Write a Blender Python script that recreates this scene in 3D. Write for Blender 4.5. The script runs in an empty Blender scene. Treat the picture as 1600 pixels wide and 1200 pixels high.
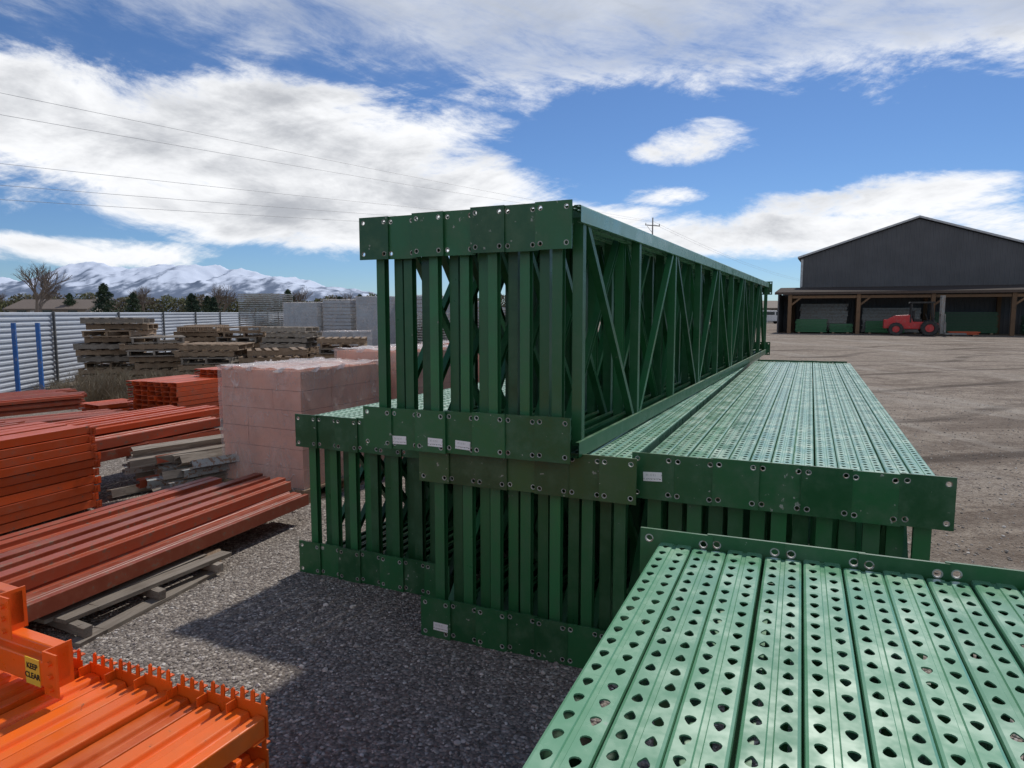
import bpy, math, random
from mathutils import Vector, Matrix, noise
random.seed(7)
R=math.radians
scene=bpy.context.scene
COL=scene.collection
# ---------------------------------------------------------------- helpers
class MB:
    def __init__(s): s.v=[]; s.f=[]; s.m=[]
    def add(s,vs,fs,mi=0):
        o=len(s.v); s.v+= [tuple(v) for v in vs]
        for f in fs: s.f.append([i+o for i in f]); s.m.append(mi)
    def box(s,x0,x1,y0,y1,z0,z1,mi=0,M=None):
        vs=[Vector(p) for p in [(x0,y0,z0),(x1,y0,z0),(x1,y1,z0),(x0,y1,z0),(x0,y0,z1),(x1,y0,z1),(x1,y1,z1),(x0,y1,z1)]]
        if M: vs=[M@v for v in vs]
        s.add(vs,[(0,3,2,1),(4,5,6,7),(0,1,5,4),(1,2,6,5),(2,3,7,6),(3,0,4,7)],mi)
    def prism(s,prof,a0,a1,axis='y',mi=0,M=None,caps=True):
        n=len(prof); vs=[]
        for a in (a0,a1):
            for (p,q) in prof:
                v={'y':(p,a,q),'x':(a,p,q),'z':(p,q,a)}[axis]
                vs.append(M@Vector(v) if M else v)
        fs=[(i,(i+1)%n,n+(i+1)%n,n+i) for i in range(n)]
        if caps: fs+= [tuple(range(n-1,-1,-1)),tuple(range(n,2*n))]
        s.add(vs,fs,mi)
    def cyl(s,p0,p1,r0,r1=None,n=10,mi=0,caps=True):
        if r1 is None: r1=r0
        p0=Vector(p0);p1=Vector(p1);d=(p1-p0)
        if d.length<1e-6: return
        q=d.to_track_quat('Z','Y'); vs=[]
        for p,r in ((p0,r0),(p1,r1)):
            for i in range(n):
                a=2*math.pi*i/n
                vs.append(p+q@Vector((r*math.cos(a),r*math.sin(a),0)))
        fs=[(i,(i+1)%n,n+(i+1)%n,n+i) for i in range(n)]
        if caps: fs+= [tuple(range(n-1,-1,-1)),tuple(range(n,2*n))]
        s.add(vs,fs,mi)
    def mesh(s,name,mats,smooth=False):
        me=bpy.data.meshes.new(name); me.from_pydata(s.v,[],s.f)
        for m in (mats if isinstance(mats,(list,tuple)) else [mats]): me.materials.append(m)
        me.polygons.foreach_set('material_index',s.m)
        if smooth: me.polygons.foreach_set('use_smooth',[True]*len(s.f))
        me.update(); return me
def ob(name,me,parent=None,loc=(0,0,0),rot=(0,0,0),label=None,cat=None,group=None,kind=None):
    o=bpy.data.objects.new(name,me); COL.objects.link(o)
    o.location=loc; o.rotation_euler=rot
    if parent: o.parent=parent
    if label: o['label']=label
    if cat: o['category']=cat
    if group: o['group']=group
    if kind: o['kind']=kind
    return o
def empty(name,loc,rot,label,cat,group=None):
    return ob(name,None,None,loc,rot,label,cat,group)
def bevel(o,w=0.004,seg=2):
    m=o.modifiers.new('Bevel','BEVEL'); m.width=w; m.segments=seg; m.limit_method='ANGLE'; m.angle_limit=R(40); return m
# ---------------------------------------------------------------- materials
class NT:
    def __init__(s,nt): s.t=nt
    def n(s,typ,**k):
        nd=s.t.nodes.new(typ)
        for a,b in k.items(): setattr(nd,a,b)
        return nd
    def lk(s,a,b): s.t.links.new(a,b)
    def val(s,inp,v):
        if isinstance(v,bpy.types.NodeSocket): s.lk(v,inp)
        else: inp.default_value=v
    def math(s,op,a,b=0.0,c=None,clamp=False):
        nd=s.n('ShaderNodeMath',operation=op,use_clamp=clamp); s.val(nd.inputs[0],a); s.val(nd.inputs[1],b)
        if c is not None: s.val(nd.inputs[2],c)
        return nd.outputs[0]
    def noise(s,vec,scale,detail=4,rough=.55,dist=0):
        nd=s.n('ShaderNodeTexNoise'); 
        if vec is not None: s.lk(vec,nd.inputs['Vector'])
        nd.inputs['Scale'].default_value=scale; nd.inputs['Detail'].default_value=detail
        nd.inputs['Roughness'].default_value=rough; nd.inputs['Distortion'].default_value=dist
        return nd.outputs['Fac']
    def ss(s,x,a,b,lo=0.,hi=1.):
        nd=s.n('ShaderNodeMapRange',interpolation_type='SMOOTHSTEP'); s.val(nd.inputs[0],x)
        for i,v in zip((1,2,3,4),(a,b,lo,hi)): s.val(nd.inputs[i],v)
        return nd.outputs[0]
    def mix(s,f,a,b,mode='MIX'):
        nd=s.n('ShaderNodeMix',data_type='RGBA',blend_type=mode); s.val(nd.inputs[0],f)
        for i,c in ((6,a),(7,b)):
            if isinstance(c,(tuple,list)): nd.inputs[i].default_value=(*c[:3],1)
            else: s.lk(c,nd.inputs[i])
        return nd.outputs[2]
    def bump(s,h,strength=.3,dist=.01):
        nd=s.n('ShaderNodeBump'); s.lk(h,nd.inputs['Height']); nd.inputs['Strength'].default_value=strength; nd.inputs['Distance'].default_value=dist
        return nd.outputs[0]
def newmat(name):
    m=bpy.data.materials.new(name); m.use_nodes=True
    t=NT(m.node_tree); b=m.node_tree.nodes['Principled BSDF']; return m,t,b
def objvec(t,rand=True):
    tc=t.n('ShaderNodeTexCoord'); 
    if not rand: return tc.outputs['Object'],None
    oi=t.n('ShaderNodeObjectInfo'); ad=t.n('ShaderNodeVectorMath',operation='ADD')
    cx=t.n('ShaderNodeCombineXYZ'); r=t.math('MULTIPLY',oi.outputs['Random'],37.0)
    t.lk(r,cx.inputs[0]); t.lk(r,cx.inputs[1]); t.lk(tc.outputs['Object'],ad.inputs[0]); t.lk(cx.outputs[0],ad.inputs[1])
    return ad.outputs[0],oi.outputs['Random']
def paint(name,base,rough=.35,chip=(.25,.24,.22),chipamt=.68,dust=(.3,.27,.22),dustamt=.25,chipscale=28,metal=0,var=.35,spec=.5,bmp=False):
    m,t,b=newmat(name); v,rnd=objvec(t)
    n2=t.noise(v,chipscale,3,.65); n3=t.noise(v,7,4,.7)
    dark=tuple(c*(1-var) for c in base); lite=tuple(min(1,c*(1+var)) for c in base)
    c=t.mix(rnd,dark,lite); c=t.mix(t.ss(n3,.3,.7,0,.5),c,base)
    c=t.mix(t.math('MULTIPLY',t.ss(n3,.42,.78),dustamt),c,dust)
    chipm=t.ss(t.math('MULTIPLY_ADD',n3,.35,t.math('MULTIPLY',n2,.8)),chipamt,chipamt+.04)
    c=t.mix(t.math('MULTIPLY',chipm,.8),c,chip); t.lk(c,b.inputs['Base Color'])
    t.val(b.inputs['Roughness'],t.ss(n3,.2,.9,rough-.07,rough+.25)); b.inputs['Metallic'].default_value=metal
    b.inputs['Specular IOR Level'].default_value=spec
    if bmp: t.lk(t.bump(t.noise(v,14,2,.6),.12,.01),b.inputs['Normal'])
    return m
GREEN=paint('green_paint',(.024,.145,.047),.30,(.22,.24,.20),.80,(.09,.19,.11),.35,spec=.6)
GREENT=paint('sunlit_green_paint',(.19,.38,.25),.24,(.38,.42,.37),.78,(.34,.46,.38),.4,spec=1.0,var=.12)  # lit copy of the green for top columns, gloss put into the colour
GREENP=paint('green_plate_paint',(.018,.106,.036),.36,(.38,.40,.35),.725,(.11,.18,.11),.45,34,bmp=True)
OLIVE=paint('dark_olive_plate_paint',(.035,.088,.026),.42,(.3,.3,.25),.735,(.12,.16,.09),.4,bmp=True)
GREENB=paint('green_brace_paint',(.025,.125,.045),.32,(.20,.22,.18),.79,(.08,.14,.09),.35,var=.5)
GREEN5=paint('sky_sheen_green_paint',(.135,.35,.19),.20,(.30,.35,.3),.80,(.24,.43,.30),.4,spec=1.0,var=.18)  # same green made paler; the sky's sheen is painted into the base
BARE=paint('worn_steel',(.40,.41,.38),.5,(.2,.12,.07),.62,(.3,.28,.25),.4,60)
ORANGE=paint('orange_paint',(.78,.125,.010),.28,(.28,.10,.04),.78,(.62,.21,.06),.4,bmp=True)
ORANGE2=paint('red_orange_paint',(.52,.072,.013),.38,(.2,.11,.08),.73,(.36,.12,.06),.45)
TERRA=paint('terracotta_paint',(.35,.066,.027),.36,(.20,.12,.08),.68,(.34,.15,.09),.5)
GALV=paint('galvanised_steel',(.36,.38,.37),.45,(.25,.13,.07),.60,(.3,.28,.22),.5)
BLUE=paint('blue_paint',(.02,.13,.42),.4)
REDV=paint('red_vehicle_paint',(.55,.02,.02),.35,var=.05,dustamt=.3)
BLACK=paint('black_rubber',(.025,.025,.025),.7,(.06,.06,.06),.7)
POSTG=paint('dark_grey_post',(.08,.085,.09),.6)
MAST=paint('grey_mast_steel',(.22,.21,.20),.5)
WHITEV=paint('white_paint',(.7,.7,.7),.4,var=.03)
FENCEM=paint('white_fence_metal',(.42,.46,.52),.42,(.3,.3,.3),.78,(.3,.3,.3),.35,var=.03)
YELLOW=paint('yellow_sticker',(.75,.55,.05),.5,(.5,.35,.1),.76,var=.02,dustamt=.15)
CONC=paint('tan_wall',(.42,.38,.32),.8,var=.05)
def simple(name,col,rough=.6,spec=.5,metal=0):
    m,t,b=newmat(name); v,_=objvec(t); n=t.noise(v,6,3,.6)
    c=t.mix(t.ss(n,.3,.7),tuple(x*.85 for x in col),tuple(min(1,x*1.12) for x in col)); t.lk(c,b.inputs['Base Color'])
    b.inputs['Roughness'].default_value=rough; b.inputs['Specular IOR Level'].default_value=spec; b.inputs['Metallic'].default_value=metal
    return m
INK=simple('black_print',(.015,.015,.015),.6)
GLASS=simple('dark_glass',(.02,.025,.03),.08,.8)
WIRE=simple('grey_cable',(.30,.31,.33),.6)
BARK=simple('bare_branch',(.20,.16,.13),.9)
def foliage(name,a,b_,sc=.5):
    m,t,b=newmat(name); v,_=objvec(t); n=t.noise(v,sc,3,.7)
    t.lk(t.mix(t.ss(n,.40,.60),a,b_),b.inputs['Base Color']); b.inputs['Roughness'].default_value=.85; return m
CONIF=foliage('conifer_needles',(.022,.045,.025),(.055,.085,.04))
BRUSH=foliage('bare_brush',(.19,.15,.11),(.17,.175,.075),.18)
DRY=foliage('dry_weed',(.18,.14,.09),(.28,.23,.15))
def wood(name,a,b_):
    m,t,b=newmat(name); v,rnd=objvec(t)
    mp=t.n('ShaderNodeMapping'); t.lk(v,mp.inputs[0]); mp.inputs['Scale'].default_value=(7,.8,7)
    n=t.noise(mp.outputs[0],5,4,.7,1.0); n2=t.noise(v,3,2,.6)
    c=t.mix(t.ss(n,.3,.7),a,b_); c=t.mix(t.math('MULTIPLY',rnd,.55),c,tuple(x*.45 for x in a)); c=t.mix(t.ss(n2,.5,.8,0,.5),c,(.06,.045,.03))
    t.lk(c,b.inputs['Base Color']); b.inputs['Roughness'].default_value=.85
    t.lk(t.bump(n,.5,.01),b.inputs['Normal']); return m
WOOD=wood('weathered_wood',(.27,.175,.105),(.42,.31,.21))
WOODG=wood('grey_weathered_timber',(.24,.195,.15),(.42,.37,.31))
POSTW=wood('brown_post_timber',(.17,.095,.05),(.26,.155,.085))
POLEW=wood('grey_pole_timber',(.28,.26,.24),(.38,.36,.33))
def sticker():
    m,t,b=newmat('printed_sticker'); v,rnd=objvec(t,False); sx=t.n('ShaderNodeSeparateXYZ'); t.lk(v,sx.inputs[0])
    cx=t.n('ShaderNodeCombineXYZ'); t.lk(sx.outputs[0],cx.inputs[0]); bars=t.noise(cx.outputs[0],450,2,.9)
    bm=t.math('GREATER_THAN',bars,.56); zz=t.math('COMPARE',sx.outputs[2],.007,.005)
    xx=t.math('COMPARE',sx.outputs[0],-.008,.022); bm=t.math('MULTIPLY',bm,xx)
    rows=t.math('COMPARE',sx.outputs[2],-.010,.0025); tx=t.math('GREATER_THAN',t.noise(v,320,1,.5),.53)
    mask=t.math('MAXIMUM',t.math('MULTIPLY',bm,zz),t.math('MULTIPLY',rows,tx))
    dirt=t.noise(v,40,4,.7)
    c=t.mix(mask,(.85,.85,.83),(.07,.07,.07)); c=t.mix(t.ss(dirt,.58,.75),c,(.4,.41,.38))
    t.lk(c,b.inputs['Base Color']); b.inputs['Roughness'].default_value=.5; return m
STICK=sticker()
# ---------------------------------------------------------------- perforated geometry
def ring_tile(mb,x0,x1,y0,y1,hole,fn,mi=0,ring=None,ringmi=1,flip=False):
    xs=[x0,x0+(x1-x0)/3,x0+2*(x1-x0)/3,x1]; ys=[y0,y0+(y1-y0)/3,y0+2*(y1-y0)/3,y1]
    outer=[(xs[0],ys[0]),(xs[1],ys[0]),(xs[2],ys[0]),(xs[3],ys[0]),(xs[3],ys[1]),(xs[3],ys[2]),(xs[3],ys[3]),(xs[2],ys[3]),(xs[1],ys[3]),(xs[0],ys[3]),(xs[0],ys[2]),(xs[0],ys[1])]
    loops=[outer]+([ring] if ring else [])+[hole]
    vs=[fn(*p) for l in loops for p in l]
    for k in range(len(loops)-1):
        fs=[]
        for i in range(12):
            j=(i+1)%12; f=(k*12+i,k*12+j,(k+1)*12+j,(k+1)*12+i)
            fs.append(f[::-1] if flip else f)
        if k==0: base=len(mb.v); mb.add(vs,fs,mi)
        else:
            for f in fs: mb.f.append([a+base for a in f]); mb.m.append(ringmi)
def hole_pts(cx,cy,kind='tear',s=1.0):
    pts=[]
    for i in range(12):
        a=math.radians(225+30*i)
        x=math.cos(a);y=math.sin(a)
        if kind=='tear':
            r=.0095
            px=r*x*(1.0 if y<.1 else 1.0-.62*(y-.1)); py=r*y*(1.0 if y<0 else 1.75)
            pts.append((cx+px*s,cy+py*s))
        else: pts.append((cx+kind*x,cy+kind*y))
    return pts
CD=.070
def column_mesh(name,L,mat,CW):
    mb=MB(); P=.0508; n=int(L/P); P=L/n
    w=CW/2
    xs_l=(-w+.006,-.006); xs_r=(.006,w-.006)
    for i in range(n):
        y0=i*P;y1=y0+P
        for (a,b) in (xs_l,xs_r):
            h=hole_pts((a+b)/2,(y0+y1)/2-.002)
            ring_tile(mb,a,b,y0,y1,h,lambda x,y:(x,y,0))
            vs=[(x,y,0) for x,y in h]+[(x,y,-.0028) for x,y in h]
            mb.add(vs,[(k,(k+1)%12,12+(k+1)%12,12+k) for k in range(12)])
    def strip(pts):
        for (xa,za),(xb,zb) in zip(pts[:-1],pts[1:]):
            mb.add([(xa,0,za),(xb,0,zb),(xb,L,zb),(xa,L,za)],[(0,1,2,3)])
    strip([(-.006,0),(-.004,-.003),(.004,-.003),(.006,0)])
    for sg in (-1,1):
        strip([(sg*(w-.006),0),(sg*(w-.0015),-.002),(sg*w,-.007),(sg*w,-CD),(sg*(w-.018),-CD),(sg*(w-.018),-CD+.003),(sg*(w-.003),-CD+.003),(sg*(w-.003),-.008)])
    return mb.mesh(name,[mat])
def plate_mesh(name,W,H,T,mat):
    mb=MB()
    for fy,flip in ((0,False),(T,True)):
        for ix in (-1,1):
            for iz in (0,1):
                x0,x1=(-W/2,0) if ix<0 else (0,W/2)
                z0,z1=(0,H/2) if iz==0 else (H/2,H)
                hx=ix*(W/2-.024); hz=.026 if iz==0 else H-.026
                ring_tile(mb,x0,x1,z0,z1,hole_pts(hx,hz,.0085),lambda x,z:(x,fy,z),0,hole_pts(hx,hz,.0115),1,flip)
                if fy==0:
                    h=hole_pts(hx,hz,.0085); vs=[(x,0,z) for x,z in h]+[(x,T,z) for x,z in h]
                    mb.add(vs,[(k,(k+1)%12,12+(k+1)%12,12+k) for k in range(12)],1)
    mb.add([(-W/2,0,0),(W/2,0,0),(W/2,T,0),(-W/2,T,0),(-W/2,0,H),(W/2,0,H),(W/2,T,H),(-W/2,T,H)],[(0,3,2,1),(4,5,6,7),(1,2,6,5),(3,0,4,7)])
    return mb.mesh(name,[mat,BARE])
def chan_prof(w,d,t=.003):
    return [(-w/2,-d/2),(w/2,-d/2),(w/2,-d/2+t),(-w/2+t,-d/2+t),(-w/2+t,d/2-t),(w/2,d/2-t),(w/2,d/2),(-w/2,d/2)]
def strut_mesh(name,L,mat,w=.046,d=.038):
    mb=MB(); mb.prism(chan_prof(w,d),0,L,'z'); return mb.mesh(name,[mat])
mbst=MB(); mbst.box(-.040,.040,-.0008,0,-.020,.020); ST_ME=mbst.mesh('label_sticker',[STICK])
B0=Vector((-.439,3.28,0))
def yard(s,t,ang=25,o=B0):
    a=R(ang); return Vector((o.x+s*math.cos(a)+t*math.sin(a), o.y-s*math.sin(a)+t*math.cos(a),0))
def frame_group(gname,origin,ang,n,pitch,z0,H,L,mats,label,phase=0,roll=0,prot=.02,stickers={},panel=.95,phh=.2,zj=.0025,yj=.012,topmat=None,topcol=None,sw=.70):
    cm,pm,bm=mats; CW=pitch-.0035
    col=column_mesh('perforated_column',L-.012,cm,CW)
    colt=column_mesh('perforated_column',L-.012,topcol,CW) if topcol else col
    PW=pitch*2+.012
    pl=plate_mesh('foot_plate',PW,phh,.008,pm)
    pl2=plate_mesh('foot_plate',PW,phh,.008,topmat) if topmat else pl
    hh=H-2*prot-2*(CD*.6)
    st=strut_mesh('horizontal_strut',hh,bm,pitch*sw)
    nb=max(1,round((L-.16)/panel)); nb+= (nb%2==0); pp=(L-.16)/nb
    dl=math.hypot(pp-.10,hh); dg=strut_mesh('diagonal_brace',dl,bm,.036,.030)
    dang=math.atan2(pp-.10,hh)
    a=R(ang)
    for i in range(n):
        s=(i+.5)*pitch
        flip=((i+phase)%2==1)
        jy=random.uniform(-yj,yj)*.4+((i//2)%2)*.0095
        if not flip: t=jy
        else: t=L+.022+random.uniform(0,yj)
        zz=z0+random.uniform(-zj,zj)+s*math.tan(R(roll))
        p=Vector((origin[0]+s*math.cos(a)+t*math.sin(a),origin[1]-s*math.sin(a)+t*math.cos(a),zz))
        e=empty('storage_rack_frame',p,(0,random.uniform(-.002,.002),-a+(math.pi if flip else 0)),label,'rack frame',gname)
        ob('perforated_column',colt,e,(0,.008,H-prot))
        ob('perforated_column',col,e,(0,.008,prot),(0,math.pi,0))
        ob('foot_plate',pl,e,(0,0,0)); ob('foot_plate',pl2,e,(0,0,H-phh))
        for k in range(nb+1):
            ob('horizontal_strut',st,e,(0,.07+k*pp,prot+CD*.6))
        for k in range(nb):
            y=.07+k*pp+.05; up=(k%2==0)
            if up: ob('diagonal_brace',dg,e,(0,y,prot+CD*.6),(-dang,0,0))
            else: ob('diagonal_brace',dg,e,(0,y+pp-.10,prot+CD*.6),(dang,0,0))
        if i in stickers and not flip:
            for (sx,sz) in stickers[i]:
                ob('label_sticker',ST_ME,e,(sx,-.0012,sz),(0,random.uniform(-.06,.06),0))
LB='green steel rack frame on edge'
M3=(GREEN,GREENP,GREENB)
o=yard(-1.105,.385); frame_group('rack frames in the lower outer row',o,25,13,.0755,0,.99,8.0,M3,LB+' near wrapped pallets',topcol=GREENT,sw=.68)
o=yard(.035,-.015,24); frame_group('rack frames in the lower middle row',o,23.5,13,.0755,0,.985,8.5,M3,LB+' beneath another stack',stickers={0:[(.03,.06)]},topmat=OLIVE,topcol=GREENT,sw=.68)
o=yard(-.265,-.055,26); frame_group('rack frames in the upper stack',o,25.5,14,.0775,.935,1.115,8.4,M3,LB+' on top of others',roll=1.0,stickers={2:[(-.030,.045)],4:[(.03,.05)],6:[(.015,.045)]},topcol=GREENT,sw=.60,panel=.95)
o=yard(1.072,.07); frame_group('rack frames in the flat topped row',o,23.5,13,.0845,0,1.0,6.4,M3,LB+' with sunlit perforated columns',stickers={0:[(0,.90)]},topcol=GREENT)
a5=R(23); far=Vector((.335,1.80,0))+.068*Vector((math.cos(a5),-math.sin(a5),0)); L5=2.7
o5=far-Vector((math.sin(a5),math.cos(a5),0))*L5
frame_group('rack frames in the nearest stack',o5,22.8,12,.0890,0,1.02,L5,(GREEN5,GREENP,GREENB),'green rack frame lying on edge with perforated column',phase=1,prot=.034,panel=.9,zj=.003,yj=.01)
# ---------------------------------------------------------------- beams
def beam_mesh(name,L,w,h,mat,kind='step'):
    mb=MB()
    if kind=='step':
        pr=[(-w/2,0),(w/2,0),(w/2,h*.72),(w*.1,h*.72),(w*.1,h),(-w/2,h)]
    elif kind=='chan':
        t=.004; pr=[(w/2,0),(w/2,h),(-w/2,h),(-w/2,h-.018),(-w/2+t,h-.018),(-w/2+t,h-t),(w/2-t,h-t),(w/2-t,t),(-w/2+t,t),(-w/2+t,.018),(-w/2,.018),(-w/2,0)]
    elif kind=='flat':
        pr=[(-w/2,0),(w/2,0),(w/2,h),(w*.22,h),(w*.16,h-.012),(-w*.02,h-.012),(-w*.08,h),(-w/2,h)]
    mb.prism(pr,0,L,'y'); return mb.mesh(name,[mat])
def toothed_connector(name,W,h,mat,nt=3):
    """angle plate: upright leg along x whose top edge carries folded tabs"""
    mb=MB(); t=.003
    pts=[(-W/2,0),(W/2,0),(W/2,h*.78)]
    dx=W/nt
    for k in range(nt):
        xr=W/2-k*dx-.003
        pts+=[(xr-.002,h*.78),(xr-.002,h+.004),(xr-.006,h+.008),(xr-.012,h+.003),(xr-.014,h*.78)]
    pts.append((-W/2,h*.78))
    mb.prism(pts,-t,0,'y'); mb.box(-W/2,W/2,-.042,-t,0,t)
    mb.box(-W/2,-W/2+t,-.030,-t-.0005,t+.0005,h*.74)
    for k in range(nt): 
        xr=W/2-k*dx-.010; mb.box(xr-.006,xr+.006,.0,.010,h*.88,h*.88+.003)
    return mb.mesh(name,[mat])
def beam_stack(gname,end,ang,L,nx,nz,px,pz,w,h,mat,kind,label,z0=0,conn=None,je=.03,jx=.004,lay=None,name='rack_beam',cat='rack beam'):
    a=R(ang); D=Vector((math.sin(a),math.cos(a),0)); S=Vector((math.cos(a),-math.sin(a),0))
    me=beam_mesh('beam_body',L,w,h,mat,kind)
    for k in range(nz):
        cnt=nx if lay is None else lay[k]
        for i in range(cnt):
            off=random.uniform(-je,je)
            p=Vector((end[0],end[1],0))-S*(px*(i+.5)+random.uniform(-jx,jx))-D*(L+off*1.0+abs(je))
            p.z=z0+k*pz+random.uniform(0,.002)
            e=empty(name,p,(0,0,-a+random.uniform(-.006,.006)),label,cat,gname)
            b=ob('beam_body',me,e); bevel(b,.004,2)
            if conn:
                for yy,rz in ((L,0),(0,math.pi)):
                    ob('end_connector',conn,e,(0,yy+(.004 if rz==0 else -.004),-.01),(0,0,rz))
def up_connector(mat,w,h):
    mb=MB(); mb.box(-w/2-.004,w/2+.004,-.004,0,-h*.12,h*1.05)
    mb.box(w/2,w/2+.004,0,.045,-h*.12,h*1.05)
    for k in range(3): mb.cyl((w/2+.001,.025,h*(.1+.35*k)),(w/2+.012,.025,h*(.1+.35*k)),.006,n=8)
    return mb.mesh('end_connector',[mat])
TC=toothed_connector('end_connector',.090,.090,ORANGE,3)
e0=(-.475,1.345)
a=R(25.5); D=Vector((math.sin(a),math.cos(a),0)); S=Vector((math.cos(a),-math.sin(a),0))
fl=beam_mesh('beam_body',1.6,.082,.045,ORANGE,'flat')
for k in range(5):
    for i in range(13):
        off=(i//3)*.024+(i%3)*.004+random.uniform(0,.004)+k*.006
        p=Vector((e0[0],e0[1],0))-S*(.0905*(i+.5)+.04)-D*(1.6+off); p.z=.708-k*.094+random.uniform(-.002,.002)-(.006*(i%3))
        e=empty('rack_beam',p,(0,0,-a+random.uniform(-.003,.003)),'glossy orange steel rack beam on its side with toothed connector','rack beam','orange beams with toothed connectors')
        b=ob('beam_body',fl,e); bevel(b,.003,2)
        ob('end_connector',TC,e,(0,1.604,-.002)); ob('end_connector',TC,e,(0,-.004,-.002),(0,0,math.pi))
crossm=beam_mesh('beam_body',1.5,.055,.084,ORANGE,'step'); UC=up_connector(ORANGE,.055,.084)
def cross_beam(end,z,label,yaw=0):
    p=Vector((end[0],end[1],0))-S*1.5; p.z=z
    e=empty('rack_beam',p,(0,0,-a-math.pi/2+yaw),label,'rack beam')
    b=ob('beam_body',crossm,e); bevel(b,.004,2)
    ob('end_connector',UC,e,(0,1.5,0)); ob('end_connector',UC,e,(0,0,0),(0,0,math.pi))
    return e
kb=cross_beam((-1.015,1.46),.772,'orange rack beam with yellow KEEP CLEAR sticker lying across others')
kb2=cross_beam((-1.17,1.54),.866,'orange rack beam with riveted end connector laid on top')
mb=MB(); mb.box(0,.0018,-.026,.026,0,.062); stk=ob('warning_sticker',mb.mesh('warning_sticker',[YELLOW]),kb,(.0278,1.452,-.001),label='yellow sticker reading KEEP CLEAR')
def text_mesh(txt,size,mat):
    cu=bpy.data.curves.new('t','FONT'); cu.body=txt; cu.size=size; cu.align_x='CENTER'; cu.align_y='CENTER'; cu.extrude=.0003; cu.offset=.0004
    o=bpy.data.objects.new('t',cu); COL.objects.link(o); dg=bpy.context.evaluated_depsgraph_get()
    me=bpy.data.meshes.new_from_object(o.evaluated_get(dg)); bpy.data.objects.remove(o,do_unlink=True)
    me.materials.clear(); me.materials.append(mat); return me
for tx,zz in (('KEEP',.043),('CLEAR',.021)):
    ob('printed_text',text_mesh(tx,.0185,INK),stk,(.0024,0,zz),(math.pi/2,0,math.pi/2))
# pallets --------------------------------------------------------
def pallet_mesh(mat,seed=0):
    rr=random.Random(seed); mb=MB()
    for i in range(3):
        y=-.5+i*.48; mb.box(-.6,.6,y,y+.04,.018,.108)
    for i in range(7):
        x=-.6+i*.183+rr.uniform(-.01,.01)
        if rr.random()<.1: continue
        M=Matrix.Rotation(rr.uniform(-.02,.02),4,'Z')
        mb.box(x,x+.1+rr.uniform(-.015,.02),-.5-rr.uniform(0,.03),.5+rr.uniform(0,.03),.109,.127+rr.uniform(0,.004),M=M)
    for i in range(4):
        x=-.6+i*.36; mb.box(x,x+.1,-.5,.5,0,.017)
    return mb.mesh('wooden_pallet',[mat])
PAL=[pallet_mesh(WOOD,i) for i in range(5)]+[pallet_mesh(WOODG,9),pallet_mesh(WOODG,10)]
def pallet_stack(x,y,n,rot,messy=.08,g='stacked wooden pallets',z0=0):
    z=z0
    for i in range(n):
        ob('wooden_pallet',random.choice(PAL),None,(x+random.uniform(-messy,messy),y+random.uniform(-messy,messy),z),
           (random.uniform(-.008,.008),random.uniform(-.008,.008),rot+random.choice((0,math.pi/2,0))+random.uniform(-messy,messy)*1.2),'weathered wooden pallet in an untidy stack by the fence','pallet',g)
        z+=.136
for i in range(2):
    p=Vector((e0[0],e0[1],0))-S*.6-D*.75
    ob('wooden_pallet',PAL[i],None,(p.x,p.y,i*.128),(0,0,-a),'weathered wooden pallet beneath orange rack beams','pallet','pallets under orange beams')
for ss in (.15,1.0):
    p=Vector((e0[0],e0[1],0))-S*ss-D*.8; mb=MB(); mb.box(-.05,.05,-.75,.75,0,.06)
    ob('timber_bearer',mb.mesh('timber_bearer',[WOODG]),None,(p.x,p.y,.257),(0,0,-a),'grey timber bearer beneath orange rack beams','timber','timber bearers')
tb='dusty terracotta steel beam lying with others on timber bearers'
beam_stack('terracotta beams on timber bearers',(-1.56,5.16),20,3.6,5,1,.128,.1,.122,.085,TERRA,'flat',tb,z0=.13,je=.05)
beam_stack('terracotta beams on timber bearers',(-1.68,5.30),20,3.6,3,1,.135,.1,.122,.095,TERRA,'step',tb,z0=.218,je=.05)
beam_stack('terracotta beams on timber bearers',(-2.28,5.55),21,4.0,2,1,.12,.1,.11,.12,TERRA,'step',tb,z0=.13,je=.05)
def plank(x,y,z,ang,l,w,h,label,mat=WOODG,cat='timber',tilt=0):
    mb=MB(); n=6; rr=random.Random(int(x*1000)+int(z*100))
    for k in range(n):
        y0=-l/2+l*k/n;y1=y0+l/n; j0=rr.uniform(-.003,.003)
        mb.box(-w/2,w/2,y0,y1,0,h) if k not in (0,n-1) else mb.prism([(-w/2+abs(j0),0),(w/2-.004,0),(w/2,h),(-w/2,h-.003)],y0,y1,'y')
    me=mb.mesh('timber_bearer',[mat]); return ob('timber_bearer',me,None,(x,y,z),(tilt,0,-R(ang)),label,cat,'timber bearers')
plank(-2.02,3.72,.075,24,1.05,.09,.022,'long grey pallet slat under terracotta beams')
plank(-2.14,3.70,.075,23,1.0,.09,.022,'grey pallet slat under terracotta beams')
plank(-1.98,3.60,.0,16,.95,.085,.022,'thin splintered grey slat lying on gravel')
for (x,y) in ((-2.22,3.28),(-2.08,3.72),(-1.93,4.12)): plank(x,y,.024,-62,.34,.045,.05,'short pallet stringer under grey slats')
plank(-2.55,4.85,.0,-66,.8,.10,.12,'brown timber bearer crosswise under terracotta beams',WOOD)
mb=MB(); mb.box(-.05,.05,-.07,.07,0,.09); o_=ob('timber_block',mb.mesh('timber_block',[WOOD]),None,(-1.90,4.19,0),(0,0,.3),'short cut timber block by terracotta beams','timber'); bevel(o_,.005,1)
beam_stack('orange beams stacked in layers',(-3.36,5.44),20,3.2,5,10,.125,.067,.10,.060,ORANGE2,'chan','orange steel rack beam in a tall layered stack',z0=.03,conn=up_connector(ORANGE2,.10,.05),je=.02)
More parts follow.
